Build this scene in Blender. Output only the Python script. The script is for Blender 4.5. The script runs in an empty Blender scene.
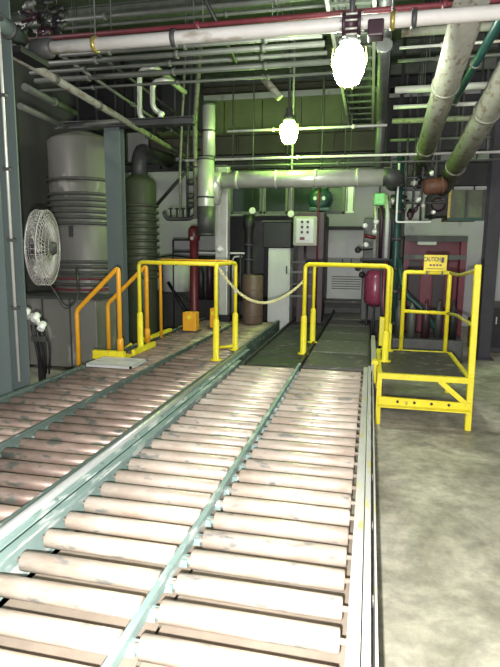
import bpy, bmesh, math, random
from mathutils import Vector, Matrix
random.seed(7)
PI = math.pi
S = bpy.context.scene
C = S.collection

# ------------------------------------------------------------------ camera
F, CX, CY = 531.0, 250.0, 333.5
CAM = Vector((0, 0, 1.6))
M = Matrix(((0.975503366, -0.044053818, 0.215528288),
            (0.219729862, 0.147999866, -0.964269064),
            (0.010581577, 0.988005719, 0.154054307)))      # camera -> world
cd = bpy.data.cameras.new('camera')
cam = bpy.data.objects.new('camera', cd)
C.objects.link(cam)
cd.sensor_fit = 'HORIZONTAL'; cd.sensor_width = 36; cd.lens = F / 500 * 36
cd.clip_start = 0.05
cam.matrix_world = Matrix.Translation(CAM) @ M.to_4x4()
S.camera = cam
S.view_settings.view_transform = 'Standard'
S.view_settings.look = 'None'
S.view_settings.exposure = 0.0
S.view_settings.gamma = 1.0
S.view_settings.use_curve_mapping = False

# ------------------------------------------------------------------ light
W = bpy.data.worlds.new('world'); S.world = W; W.use_nodes = True
W.node_tree.nodes['Background'].inputs[0].default_value = (0.86, 0.95, 1.0, 1)
W.node_tree.nodes['Background'].inputs[1].default_value = 1.0
def point(name, loc, e, col, r):
    l = bpy.data.lights.new(name, 'POINT'); l.energy = e; l.color = col; l.shadow_soft_size = r
    o = bpy.data.objects.new(name, l); o.location = loc; C.objects.link(o); return o
FLASH = 880
point('camera_flash', (-0.05, 0.02, 1.49), FLASH, (1.0, 0.97, 0.93), 0.012)
LAMP_MAIN, LAMP_GREEN, LAMP_FILL = 170, 170, 65          # emission strength of the two lamps in view and the added fill lamps

# ------------------------------------------------------------------ helpers
def at(px, py, Y=None, z=None, x=None):
    d = M @ Vector((px - CX, CY - py, -F))
    t = Y / d.y if Y is not None else ((z - CAM.z) / d.z if z is not None else x / d.x)
    return CAM + d * t

def mat(name, col, rough=0.6, metal=0.0, col2=None, amt=0.5, scale=6.0, bump=0.15, stretch=(1, 1, 1), spots=None, spot_amt=0.62, vary=0.0, emit=None, estr=0):
    m = bpy.data.materials.new(name); m.use_nodes = True
    N = m.node_tree.nodes; L = m.node_tree.links
    b = N['Principled BSDF']
    b.inputs['Roughness'].default_value = rough; b.inputs['Metallic'].default_value = metal
    tc = N.new('ShaderNodeTexCoord'); mp = N.new('ShaderNodeMapping'); mp.inputs['Scale'].default_value = stretch
    L.new(tc.outputs['Object'], mp.inputs[0])
    oi = N.new('ShaderNodeObjectInfo')
    ad = N.new('ShaderNodeVectorMath'); ad.operation = 'MULTIPLY_ADD'
    L.new(oi.outputs['Random'], ad.inputs[0]); ad.inputs[1].default_value = (17, 31, 13); L.new(mp.outputs[0], ad.inputs[2])
    nz = N.new('ShaderNodeTexNoise'); nz.inputs['Scale'].default_value = scale; nz.inputs['Detail'].default_value = 6; nz.inputs['Roughness'].default_value = 0.65
    L.new(ad.outputs[0], nz.inputs['Vector'])
    rp = N.new('ShaderNodeValToRGB'); rp.color_ramp.elements[0].position = 0.5 - amt * 0.35; rp.color_ramp.elements[1].position = 0.5 + amt * 0.35
    c2 = col2 or tuple(c * 0.62 for c in col)
    rp.color_ramp.elements[0].color = (*c2, 1); rp.color_ramp.elements[1].color = (*col, 1)
    L.new(nz.outputs['Fac'], rp.inputs[0])
    out = rp.outputs[0]
    if spots:
        n2 = N.new('ShaderNodeTexNoise'); n2.inputs['Scale'].default_value = scale * 1.9; n2.inputs['Detail'].default_value = 4
        a2 = N.new('ShaderNodeVectorMath'); a2.operation = 'ADD'; a2.inputs[1].default_value = (5.3, 9.1, 2.7)
        L.new(ad.outputs[0], a2.inputs[0]); L.new(a2.outputs[0], n2.inputs['Vector'])
        r2 = N.new('ShaderNodeValToRGB'); r2.color_ramp.elements[0].position = spot_amt - 0.04; r2.color_ramp.elements[1].position = spot_amt + 0.05
        L.new(n2.outputs['Fac'], r2.inputs[0])
        mx = N.new('ShaderNodeMix'); mx.data_type = 'RGBA'
        L.new(r2.outputs[0], mx.inputs[0]); L.new(out, mx.inputs[6]); mx.inputs[7].default_value = (*spots, 1)
        out = mx.outputs[2]
    if vary:
        h = N.new('ShaderNodeHueSaturation'); mr = N.new('ShaderNodeMapRange')
        mr.inputs[3].default_value = 1 - vary; mr.inputs[4].default_value = 1 + vary
        L.new(oi.outputs['Random'], mr.inputs[0]); L.new(mr.outputs[0], h.inputs['Value']); L.new(out, h.inputs['Color'])
        out = h.outputs[0]
    L.new(out, b.inputs['Base Color'])
    if bump:
        bp = N.new('ShaderNodeBump'); bp.inputs['Strength'].default_value = bump; bp.inputs['Distance'].default_value = 0.01
        L.new(nz.outputs['Fac'], bp.inputs['Height']); L.new(bp.outputs[0], b.inputs['Normal'])
    if emit:
        b.inputs['Emission Color'].default_value = (*emit, 1); b.inputs['Emission Strength'].default_value = estr
    return m

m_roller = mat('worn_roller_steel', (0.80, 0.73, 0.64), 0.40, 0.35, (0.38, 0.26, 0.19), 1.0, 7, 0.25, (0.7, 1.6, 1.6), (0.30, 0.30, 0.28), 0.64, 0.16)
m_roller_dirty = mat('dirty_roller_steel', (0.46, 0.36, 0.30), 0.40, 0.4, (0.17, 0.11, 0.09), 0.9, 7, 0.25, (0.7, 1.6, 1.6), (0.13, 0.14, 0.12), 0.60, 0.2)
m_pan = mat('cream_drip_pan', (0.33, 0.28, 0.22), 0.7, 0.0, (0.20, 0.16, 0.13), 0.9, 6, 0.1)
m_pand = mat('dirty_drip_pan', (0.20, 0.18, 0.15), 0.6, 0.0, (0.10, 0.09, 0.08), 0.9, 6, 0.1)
m_axle = mat('axle_steel', (0.45, 0.45, 0.43), 0.4, 0.6)
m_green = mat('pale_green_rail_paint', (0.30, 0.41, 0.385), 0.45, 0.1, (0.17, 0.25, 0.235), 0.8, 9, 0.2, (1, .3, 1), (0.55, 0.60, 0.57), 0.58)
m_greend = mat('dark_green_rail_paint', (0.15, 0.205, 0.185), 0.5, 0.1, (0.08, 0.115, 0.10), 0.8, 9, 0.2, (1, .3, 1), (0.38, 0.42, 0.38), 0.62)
m_worn = mat('bare_worn_rail_steel', (0.62, 0.64, 0.62), 0.3, 0.5, (0.40, 0.43, 0.42), 0.8, 12, 0.1, (1, .2, 1))
m_edge = mat('pale_edge_rail', (0.62, 0.61, 0.58), 0.4, 0.1, (0.44, 0.42, 0.42), 0.8, 9, 0.1, (1, .3, 1), (0.55, 0.50, 0.16), 0.63)
m_yel = mat('safety_yellow_paint', (0.84, 0.74, 0.03), 0.4, 0.0, (0.68, 0.55, 0.02), 0.8, 10, 0.1, (1, 1, 1), (0.35, 0.25, 0.04), 0.70)
m_org = mat('orange_yellow_paint', (0.86, 0.42, 0.02), 0.45, 0.0, (0.68, 0.30, 0.02), 0.8, 10, 0.1, (1, 1, 1), (0.30, 0.14, 0.04), 0.70)
m_deck = mat('oily_dark_deck_steel', (0.060, 0.055, 0.058), 0.55, 0.2, (0.032, 0.030, 0.031), 0.9, 5, 0.3, (1, 1, 1), (0.15, 0.15, 0.135), 0.62, 0.2)
m_deck2 = mat('scuffed_grey_deck_steel', (0.13, 0.12, 0.12), 0.55, 0.1, (0.08, 0.075, 0.075), 0.9, 5, 0.3, (1, 1, 1), (0.25, 0.24, 0.21), 0.62, 0.15)
m_mat = mat('pale_grating_metal', (0.70, 0.71, 0.72), 0.4, 0.2)
m_col = mat('blue_grey_column_paint', (0.115, 0.145, 0.143), 0.55, 0.0, (0.085, 0.11, 0.108), 0.8, 3, 0.1, (1, 1, .3))
m_cold = mat('dark_column_paint', (0.035, 0.032, 0.045), 0.6, 0.0)
m_tank = mat('dusty_grey_tank', (0.23, 0.225, 0.205), 0.45, 0.15, (0.15, 0.145, 0.13), 0.9, 2.5, 0.1, (1, 1, .4), (0.33, 0.32, 0.29), 0.62)
m_tankg = mat('olive_green_duct', (0.085, 0.10, 0.055), 0.45, 0.1, (0.05, 0.06, 0.04), 0.9, 3, 0.1)
m_hose_red = mat('dull_red_pipe', (0.20, 0.035, 0.05), 0.5)
m_pipe = mat('white_painted_pipe', (0.72, 0.70, 0.68), 0.4, 0.0, (0.50, 0.48, 0.46), 0.8, 4, 0.1, (.4, 1, 1), (0.38, 0.33, 0.28), 0.66)
m_pipeg = mat('grey_conduit', (0.145, 0.15, 0.14), 0.5, 0.1, (0.085, 0.09, 0.08), 0.8, 5, 0.1)
m_pipeo = mat('weathered_insulated_pipe', (0.25, 0.25, 0.215), 0.6, 0.0, (0.14, 0.14, 0.11), 1.0, 9, 0.4, (1, .5, 1), (0.12, 0.09, 0.065), 0.58)
m_teal = mat('dark_teal_paint', (0.018, 0.065, 0.060), 0.4, 0.1)
m_silver = mat('silver_duct_cladding', (0.60, 0.60, 0.56), 0.35, 0.35, (0.42, 0.43, 0.38), 0.7, 4, 0.15)
m_dark = mat('blackened_machine_metal', (0.022, 0.020, 0.024), 0.5, 0.2, (0.010, 0.010, 0.012), 0.8, 6, 0.2)
m_dgrey = mat('dark_grey_machine_metal', (0.075, 0.075, 0.078), 0.5, 0.2)
m_plum = mat('plum_dark_paint', (0.042, 0.015, 0.026), 0.45)
m_maroon = mat('maroon_booth_paint', (0.21, 0.028, 0.055), 0.45, 0.0, (0.13, 0.018, 0.035), 0.8, 4)
m_mag = mat('magenta_red_tank_paint', (0.26, 0.045, 0.10), 0.25, 0.0, (0.20, 0.03, 0.07))
m_redv = mat('red_valve_paint', (0.14, 0.016, 0.022), 0.4)
m_brown = mat('brown_drum_paint', (0.15, 0.10, 0.07), 0.5)
m_ltgrey = mat('light_grey_cabinet_paint', (0.68, 0.68, 0.69), 0.5, 0.0, (0.56, 0.56, 0.57), 0.7, 3, 0.05)
m_beige = mat('pale_beige_enclosure', (0.40, 0.41, 0.33), 0.45, 0.0, (0.32, 0.33, 0.26))
m_black = mat('black_plastic', (0.012, 0.012, 0.014), 0.4, 0.0, None, .3, 5, 0)
m_white = mat('white_enamel', (0.82, 0.84, 0.80), 0.35, 0, (0.74, 0.76, 0.72), .4, 5, 0)
m_brass = mat('brass_fitting', (0.45, 0.36, 0.10), 0.35, 0.5)
m_wire = mat('fan_wire', (0.50, 0.48, 0.47), 0.4, 0.3, None, .4, 5, 0)
m_greenbox = mat('green_light_paint', (0.18, 0.72, 0.16), 0.4, 0, None, .3, 5, 0)
m_olive = mat('olive_glazing_panel', (0.16, 0.18, 0.11), 0.5)
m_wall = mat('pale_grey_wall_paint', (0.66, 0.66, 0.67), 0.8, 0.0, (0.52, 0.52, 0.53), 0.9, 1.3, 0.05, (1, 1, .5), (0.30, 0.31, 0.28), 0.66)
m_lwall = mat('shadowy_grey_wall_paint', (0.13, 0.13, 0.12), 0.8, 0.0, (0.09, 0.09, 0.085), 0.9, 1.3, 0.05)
m_ceil = mat('painted_roof_deck', (0.055, 0.065, 0.045), 0.8, 0.0, (0.03, 0.035, 0.025), 0.9, 1.0, 0.1)
m_joist = mat('roof_joist_steel', (0.12, 0.13, 0.11), 0.6, 0.0, (0.06, 0.07, 0.06))
m_bulb = mat('lit_lamp_glass', (1, 1, 1), 0.3, 0, None, .1, 5, 0, emit=(0.90, 1.0, 0.80), estr=LAMP_MAIN)
m_bulbfill = mat('fill_lamp_glass', (1, 1, 1), 0.3, 0, None, .1, 5, 0, emit=(1, 0.97, 0.93), estr=LAMP_FILL)
m_bulbg = mat('lit_green_lamp_glass', (1, 1, 1), 0.3, 0, None, .1, 5, 0, emit=(0.50, 1.0, 0.16), estr=LAMP_GREEN)
m_glass = bpy.data.materials.new('smoked_glass'); m_glass.use_nodes = True
gb = m_glass.node_tree.nodes['Principled BSDF']; gb.inputs['Base Color'].default_value = (0.02, 0.03, 0.025, 1); gb.inputs['Roughness'].default_value = 0.15; gb.inputs['Alpha'].default_value = 0.85

m_glass2 = m_glass.copy(); m_glass2.name = 'green_lit_glass'
g2 = m_glass2.node_tree.nodes['Principled BSDF']; g2.inputs['Alpha'].default_value = 0.35; g2.inputs['Base Color'].default_value = (0.10, 0.20, 0.06, 1)  # green lamplight tint put into this pane's colour
# concrete floor
m_floor = bpy.data.materials.new('stained_concrete'); m_floor.use_nodes = True
N = m_floor.node_tree.nodes; L = m_floor.node_tree.links; b = N['Principled BSDF']
tc = N.new('ShaderNodeTexCoord')
def nz(s, d, r=.6, dist=0):
    n = N.new('ShaderNodeTexNoise'); n.inputs['Scale'].default_value = s; n.inputs['Detail'].default_value = d; n.inputs['Roughness'].default_value = r
    n.inputs['Distortion'].default_value = dist; L.new(tc.outputs['Object'], n.inputs['Vector']); return n
def ramp(src, a, ca, bb, cb):
    r = N.new('ShaderNodeValToRGB'); r.color_ramp.elements[0].position = a; r.color_ramp.elements[1].position = bb
    r.color_ramp.elements[0].color = (*ca, 1); r.color_ramp.elements[1].color = (*cb, 1); L.new(src, r.inputs[0]); return r
n1 = nz(1.6, 8, .65, .6); n2 = nz(9, 8, .7); n3 = nz(40, 4)
r1 = ramp(n1.outputs['Fac'], .35, (0.26, 0.25, 0.20), .65, (0.60, 0.57, 0.49))
r2 = ramp(n2.outputs['Fac'], .38, (0.70, 0.70, 0.67), .62, (1.08, 1.07, 1.0))
mx = N.new('ShaderNodeMix'); mx.data_type = 'RGBA'; mx.blend_type = 'MULTIPLY'; mx.inputs[0].default_value = 1
L.new(r1.outputs[0], mx.inputs[6]); L.new(r2.outputs[0], mx.inputs[7]); L.new(mx.outputs[2], b.inputs['Base Color'])
rr = ramp(n1.outputs['Fac'], .3, (.42,) * 3, .7, (.75,) * 3); L.new(rr.outputs[0], b.inputs['Roughness'])
bp_ = N.new('ShaderNodeBump'); bp_.inputs['Strength'].default_value = .12; L.new(n3.outputs['Fac'], bp_.inputs['Height']); L.new(bp_.outputs[0], b.inputs['Normal'])

class MB:
    def __init__(s): s.bm = bmesh.new()
    def box(s, a, b, bev=0.0):
        a = Vector(a); b = Vector(b)
        lo = Vector(map(min, a, b)); hi = Vector(map(max, a, b))
        r = bmesh.ops.create_cube(s.bm, size=1, matrix=Matrix.Translation((lo + hi) / 2) @ Matrix.Diagonal((*(hi - lo), 1)))
        if bev:
            es = list({e for v in r['verts'] for e in v.link_edges})
            bmesh.ops.bevel(s.bm, geom=es, offset=bev, segments=2, affect='EDGES', profile=0.6)
        return s
    def bar(s, a, b, w, h, up=(0, 0, 1), bev=0):
        a = Vector(a); b = Vector(b); d = b - a
        y = d.normalized(); u = Vector(up)
        if abs(y.dot(u)) > .98: u = Vector((0, 1, 0))
        x = y.cross(u).normalized(); z = x.cross(y)
        R = Matrix((x, y, z)).transposed().to_4x4()
        r = bmesh.ops.create_cube(s.bm, size=1, matrix=Matrix.Translation((a + b) / 2) @ R @ Matrix.Diagonal((w, d.length, h, 1)))
        if bev:
            es = list({e for v in r['verts'] for e in v.link_edges})
            bmesh.ops.bevel(s.bm, geom=es, offset=bev, segments=1, affect='EDGES')
        return s
    def lathe(s, prof, loc=(0, 0, 0), axis=(0, 0, 1), n=16):
        """prof = [(radius, height)...] turned round the axis"""
        q = Vector((0, 0, 1)).rotation_difference(Vector(axis).normalized()); loc = Vector(loc)
        rings = []
        for r, h in prof:
            rings.append([s.bm.verts.new(loc + q @ Vector((r * math.cos(2 * PI * i / n), r * math.sin(2 * PI * i / n), h))) for i in range(n)])
        for k in range(len(rings) - 1):
            for i in range(n):
                f = s.bm.faces.new((rings[k][i], rings[k][(i + 1) % n], rings[k + 1][(i + 1) % n], rings[k + 1][i])); f.smooth = True
        for rg, fl in ((rings[0], True), (rings[-1], False)):
            s.bm.faces.new(rg[::-1] if fl else rg)
        return s
    def cyl(s, a, b, r, n=14, r2=None):
        a = Vector(a); b = Vector(b); h = (b - a).length
        return s.lathe([(r, 0), (r if r2 is None else r2, h)], a, b - a, n)
    def tube(s, pts, r, n=10, bend=0.0, closed=False):
        pts = [Vector(p) for p in pts]
        if bend and len(pts) > 2:
            o = [pts[0]]
            for i in range(1, len(pts) - 1):
                p = pts[i]; d0 = pts[i - 1] - p; d1 = pts[i + 1] - p
                k = min(bend, d0.length * .45, d1.length * .45)
                p0 = p + d0.normalized() * k; p1 = p + d1.normalized() * k
                for j in range(6):
                    t = j / 5; o.append(p0 * (1 - t) ** 2 + p * 2 * t * (1 - t) + p1 * t * t)
            o.append(pts[-1]); pts = o
        rings = []; m = len(pts)
        u = None
        for i, p in enumerate(pts):
            if closed: t = pts[(i + 1) % m] - pts[i - 1]
            elif i == 0: t = pts[1] - p
            elif i == m - 1: t = p - pts[-2]
            else: t = (pts[i + 1] - p).normalized() + (p - pts[i - 1]).normalized()
            t.normalize()
            if u is None:
                u = t.orthogonal().normalized()
            u = (u - t * u.dot(t)).normalized(); v = t.cross(u)
            rings.append([s.bm.verts.new(p + (u * math.cos(2 * PI * j / n) + v * math.sin(2 * PI * j / n)) * r) for j in range(n)])
        for k in range(m if closed else m - 1):
            A = rings[k]; B = rings[(k + 1) % m]
            for j in range(n):
                f = s.bm.faces.new((A[j], A[(j + 1) % n], B[(j + 1) % n], B[j])); f.smooth = True
        if not closed:
            s.bm.faces.new(rings[0][::-1]); s.bm.faces.new(rings[-1])
        return s
    def ball(s, c, r, sc=(1, 1, 1), n=14):
        rr = bmesh.ops.create_uvsphere(s.bm, u_segments=n, v_segments=max(6, n // 2 + 1), radius=r, matrix=Matrix.Translation(Vector(c)) @ Matrix.Diagonal((*sc, 1)))
        for v in rr['verts']:
            for f in v.link_faces: f.smooth = True
        return s
    def build(s, name, m, parent=None, **kw):
        bmesh.ops.recalc_face_normals(s.bm, faces=s.bm.faces)
        me = bpy.data.meshes.new(name); s.bm.to_mesh(me); s.bm.free(); me.materials.append(m)
        o = bpy.data.objects.new(name, me); C.objects.link(o)
        if parent is not None:
            o.parent = parent
            o.matrix_parent_inverse = Matrix.Translation(-parent.location)
        return tag(o, **kw)

def tag(o, label=None, cat=None, group=None, kind=None):
    if label: o['label'] = label
    if cat: o['category'] = cat
    if group: o['group'] = group
    if kind: o['kind'] = kind
    return o
def thing(name, label, cat, loc=(0, 0, 0), group=None):
    o = bpy.data.objects.new(name, None); o.empty_display_size = .1; o.location = loc; C.objects.link(o)
    return tag(o, label, cat, group)
def copy_part(o, loc, parent=None):
    c = o.copy(); C.objects.link(c); c.location = loc
    if parent is not None:
        c.parent = parent; c.matrix_parent_inverse = Matrix.Translation(-parent.location)
    return c
def rect(x0, y0, x1, y1, Y):
    """world box extents (xmin, xmax, zmin, zmax) of a pixel rectangle standing at depth Y"""
    a = at(x0, (y0 + y1) / 2, Y); b = at(x1, (y0 + y1) / 2, Y); c = at((x0 + x1) / 2, y0, Y); d = at((x0 + x1) / 2, y1, Y)
    return a.x, b.x, d.z, c.z

# ------------------------------------------------------------------ room shell
YB, H = 12.4, 5.2
XL, XR = -6.2, 4.6
MB().box((XL - .2, -3, -.15), (XR + .2, YB + .2, 0)).build('floor', m_floor, kind='structure')
MB().box((XL - .2, YB, 0), (XR + .2, YB + .2, H)).build('wall_back', m_wall, kind='structure')
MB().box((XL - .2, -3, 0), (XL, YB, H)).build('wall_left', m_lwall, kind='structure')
MB().box((XR, -3, 0), (XR + .2, YB, H)).build('wall_right', m_wall, kind='structure')
ceil = MB().box((XL - .2, -3, H), (XR + .2, YB + .2, H + .15)).build('ceiling', m_ceil, kind='structure')
jm = MB()
for z0, z1, w in ((0, .012, .06), (.012, .20, .008), (.20, .212, .06)):
    jm.box((XL, -w, z0), (XR, w, z1))
j0 = jm.build('roof_joist', m_joist, ceil)
ys = [1.2 + 1.12 * k for k in range(10)]
for k, y in enumerate(ys):
    (j0 if k == 0 else copy_part(j0, (0, 0, 0), ceil)).location = (0, y, H - .212)

# ------------------------------------------------------------------ roller conveyors
RP, RR = 0.158, 0.038
def roller_mesh(name, m, length):
    b = MB()
    b.lathe([(RR - .006, 0), (RR, .004), (RR, length - .004), (RR - .006, length)], (0, 0, 0), (1, 0, 0), 14)
    b.cyl((-.022, 0, 0), (length + .022, 0, 0), .011, 6)
    return b
def make_conveyor(name, label, x0, xm, x1, ya, yb, m, ra, railm, group):
    T = thing(name, label, 'conveyor', ((x0 + x1) / 2, ya, 0), group)
    zt = .45
    for (a, bb) in ((x0 + .045, xm - .018), (xm + .018, x1 - .045)):
        proto = None; y = ra
        while y < yb - .06:
            if proto is None:
                r = roller_mesh('roller', m, bb - a - .03).build('roller', m, T); r.location = (0, 0, 0); proto = r
            else: r = copy_part(proto, (0, 0, 0), T)
            r.location = (a + .015, y + random.uniform(-.003, .003), zt - RR + random.uniform(-.003, .002)); y += RP
    # centre rail: upright flat bar with a bearing clip at each axle
    MB().box((xm - .010, ya, zt - .05), (xm - .004, yb, zt + .012)).box((xm - .014, ya, zt + .008), (xm + .010, yb, zt + .016)).build('centre_rail', railm, T)
    proto = None; y = ra
    while y < yb - .06:
        if proto is None:
            cl = MB(); cl.box((-.02, -.022, -.03), (.02, .022, .0)); cl.cyl((-.03, 0, -.012), (.03, 0, -.012), .016, 6)
            proto = cl.build('bearing_clip', railm, T); c = proto
        else: c = copy_part(proto, (0, 0, 0), T)
        c.location = (xm, y, zt - .035); y += RP
    # side channels
    for sx, x in ((1, x0), (-1, x1)):
        MB().box((x, ya, .28), (x + sx * .008, yb, .462)).box((x, ya, .454), (x + sx * .04, yb, .464)).box((x, ya, .28), (x + sx * .04, yb, .288)).build('side_channel', m_edge if (sx < 0 and railm is m_green) else railm, T)
    for pa, pb in ((x0 + .012, xm - .014), (xm - .002, x1 - .012)): MB().box((pa, ya + .02, .284), (pb, yb - .02, .288)).build('drip_pan', m_pan if railm is m_green else m_pand, T)
    # cross members and legs
    yy = ya + .3
    while yy < yb:
        MB().box((x0 + .01, yy - .03, .27), (x1 - .01, yy + .03, .277)).box((x0 + .01, yy - .03, .20), (x1 - .01, yy - .022, .27)).build('cross_member', railm, T)
        for x in (x0 + .035, xm, x1 - .035):
            l = MB().box((x - .025, yy - .025, .01), (x + .025, yy + .025, .27))
            l.box((x - .06, yy - .05, 0), (x + .06, yy + .05, .012)); l.build('leg', railm, T)
        yy += 1.45
    return T
G_CONV = 'roller conveyors side by side on the floor'
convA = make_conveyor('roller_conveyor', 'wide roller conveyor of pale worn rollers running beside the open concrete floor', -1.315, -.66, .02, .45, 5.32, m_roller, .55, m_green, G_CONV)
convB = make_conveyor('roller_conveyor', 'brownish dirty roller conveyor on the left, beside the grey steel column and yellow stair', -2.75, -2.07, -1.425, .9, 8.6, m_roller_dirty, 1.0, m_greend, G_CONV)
e = MB(); e.box((.024, .45, .30), (.050, 5.32, .478), .003); e.build('edge_rail', m_edge, convA, label='white edge rail')
e = MB(); e.box((.064, .45, .30), (.072, 5.32, .45)); e.box((.052, .45, .30), (.072, 5.32, .31))
for k in range(9): e.box((.05, .7 + k * .55, .33), (.066, .73 + k * .55, .36))
e.build('edge_flange', m_edge, convA)

# raised guide rail between the two conveyors
T = thing('guide_rail', 'broad green guide rail with a bare shiny ridge between the two roller conveyors', 'rail', (-1.37, .6, 0))
MB().box((-1.422, .6, .467), (-1.318, 5.9, .476), .003).box((-1.415, .6, .30), (-1.325, 5.9, .315)).build('base_channel', m_green, T)
g = MB(); g.lathe([(.021, 0), (.021, 5.3)], (-1.37, .6, .490), (0, 1, 0), 12); g.build('rail_cap', m_worn, T, label='bare shiny steel ridge')
for k in range(13):
    y = .75 + k * .42
    for x in (-1.405, -1.335): MB().cyl((x, y, .475), (x, y, .483), .008, 6).build('bolt', m_greend, T)
for k in range(4): MB().box((-1.395, 1.2 + k * 1.4, 0), (-1.345, 1.25 + k * 1.4, .31)).build('post', m_greend, T)

# dark deck beyond the rollers
T = thing('steel_deck', 'dark oily steel deck beyond the pale rollers, stretching to the machines', 'deck', (-.62, 5.34, 0))
for (a, bb, mm, zz) in ((-1.26, -.68, m_deck, .40), (-.64, .02, m_deck2, .425)):
    y = 5.36; k = 0
    while y < 10.3:
        h = .62 if mm is m_deck else .80
        p = MB().box((a, y, zz - .02), (bb, min(y + h, 10.5) - .012, zz + random.uniform(-.003, .003)), .003)
        p.box((a + .03, y + .05, zz), (bb - .03, y + .06, zz + .006))
        p.build('deck_plate', mm, T); y += h; k += 1
MB().box((-.675, 5.34, .36), (-.645, 10.5, .47)).build('centre_rail', m_dark, T)
for x in (-1.27, .02): MB().box((x, 5.34, .25), (x + .02, 10.5, .44)).build('side_channel', m_dgrey, T)
for k in range(4):
    for x in (-1.24, -.66, .0): MB().box((x - .02, 5.6 + k * 1.35, 0), (x + .04, 5.66 + k * 1.35, .38)).build('leg', m_dgrey, T)

# ------------------------------------------------------------------ yellow guard frames
def sleeve(T, base, m, h=.42, r=.034):
    MB().lathe([(r + .03, 0), (r + .03, .012), (r, .014), (r, h), (r - .01, h + .02)], base, (0, 0, 1), 12).build('post_socket', m, T)
T = thing('guard_frame', 'yellow tubular guard frame standing over the left conveyor, left end of the hanging chain', 'guard rail', (-1.55, 5.3, .45), 'yellow guard frames')
p1 = (-2.55, 5.62, .45); p2 = (-1.55, 5.3, .45); p3 = (-1.5, 5.92, .45)
def top(p, z=1.46): return (p[0], p[1], z)
MB().tube([p1, top(p1), top(p2)], .022, 10, .06).build('top_rail', m_yel, T)
MB().tube([p2, top(p2), top(p3), p3], .021, 10, .05).build('end_rail', m_yel, T)
MB().tube([(-1.52, 5.9, .50), (-1.72, 5.9, .47)], .018, 8).build('foot_stub', m_yel, T)
for p in (p1, p2, p3): sleeve(T, p, m_yel)
T = thing('guard_frame', 'yellow tubular guard frame standing right of the hanging chain, beside the steel platform', 'guard rail', (.2, 5.6, .45), 'yellow guard frames')
q1 = (-.70, 5.9, .45); q2 = (-.68, 6.7, .45); q3 = (.19, 5.62, .472); q4 = (.24, 6.25, .472)
MB().tube([q1, top(q1), top(q3), q3], .023, 10, .06).build('top_rail', m_yel, T)
MB().tube([q2, top(q2, 1.435), top(q4, 1.435), q4], .020, 10, .06).build('rear_rail', m_yel, T)
for p in (q1, q2): sleeve(T, p, m_yel)
for p in (q3, q4): sleeve(T, p, m_yel, .30)

# chain of links between the frames
T = thing('safety_chain', 'pale yellow link chain hanging in a curve between the two yellow guard frames', 'chain', (-1.1, 5.6, 1.1))
ca = Vector((-1.53, 5.33, 1.42)); cb = Vector((-.72, 5.9, 1.27))
def cpos(t):
    p = ca.lerp(cb, t); p.z -= .30 * 4 * t * (1 - t) * (1 - .25 * (t - .5)); return p
lk = MB(); pts = []
for i in range(12):
    a = 2 * PI * i / 12; pts.append((.017 * math.cos(a) + (.010 if math.cos(a) > 0 else -.010), .011 * math.sin(a), 0))
lk.tube(pts, .0045, 5, 0, True)
link = lk.build('chain_link', mat('yellowed_chain', (.78, .74, .38), .4), T)
ns = 46
for k in range(ns):
    a = cpos(k / ns); bb = cpos((k + 1) / ns); d = (bb - a)
    o = link if k == 0 else copy_part(link, (0, 0, 0), T)
    o.rotation_mode = 'QUATERNION'; o.rotation_quaternion = d.to_track_quat('X', 'Z') @ Matrix.Rotation(PI / 2 * (k % 2), 4, 'X').to_quaternion()
    o.location = (a + bb) / 2
MB().ball(at(236, 291, 5.6), .024).build('chain_ball', m_white, T, label='white plastic ball on the chain')

# ------------------------------------------------------------------ left crossover stair
T = thing('crossover_stair', 'orange yellow stair with sloping handrails left of the left conveyor', 'stair', (-3.0, 5.6, 0))
for (Y, xa, xb) in ((5.25, -3.13, -2.62), (6.0, -3.15, -2.63)):
    MB().tube([(xa, Y, .0), (xa, Y, .93), (xb, Y, 1.41), (xb, Y, .47)], .026, 10, .05).build('handrail', m_org, T)
    MB().bar((xa - .15, Y, .03), (xb - .18, Y, .40), .03, .14).build('stringer', m_yel, T)
    MB().lathe([(.035, 0), (.035, .16), (.028, .18)], (xb, Y, .466), (0, 0, 1), 12).build('post_socket', m_org, T)
for k in range(3):
    MB().box((-3.36 + k * .2, 5.28, .09 + k * .13), (-3.17 + k * .2, 5.97, .115 + k * .13), .003).build('tread', m_dgrey, T)
MB().tube([(-2.62, 6.42, .47), (-2.62, 6.42, 1.47), (-1.56, 5.96, 1.47)], .020, 10, .05).build('rear_handrail', m_org, T)
MB().box((-2.86, 5.08, .44), (-2.50, 5.13, .53)).box((-2.86, 5.13, .44), (-2.50, 5.36, .455)).box((-2.54, 5.36, .44), (-2.50, 5.95, .50)).build('toe_board', m_yel, T)

T = thing('side_guard', 'long low yellow guard beam on the far left edge of the left conveyor', 'guard', (-2.8, 6.0, 0))
MB().box((-2.752, 5.98, .466), (-2.69, 7.0, .505), .006).build('beam', m_yel, T)
for k in range(3): MB().box((-2.83, 6.05 + k * .78, 0), (-2.76, 6.12 + k * .92, .44)).build('leg', m_org, T)
for i, (x0, y0, x1, y1, Y, lb) in enumerate(((184, 312, 197, 331, 8.2, 'larger orange stop box on the left conveyor edge, left of the red valve pipe'), (211, 308, 217, 328, 9.4, 'narrow orange stop box on the left conveyor just left of the guard frame post'))):
    Y = at(x0, y1, z=.455).y; a, c, d, f = rect(x0, y0, x1, y1, Y); d = .468
    T = thing('stop_box', lb, 'machine stop', ((a + c) / 2, Y, d), 'orange stop boxes')
    bdy = MB().box((a, Y - .06, d), (c, Y + .1, f), .01).build('housing', m_org, T)
    MB().cyl(((a + c) / 2, Y - .065, f - .07), ((a + c) / 2, Y - .05, f - .07), .03, 12).build('bolt_cap', m_yel, T)
    MB().box((a - .03, Y - .09, .455), (c + .03, Y + .13, d)).build('base_plate', m_dgrey, T)

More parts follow.
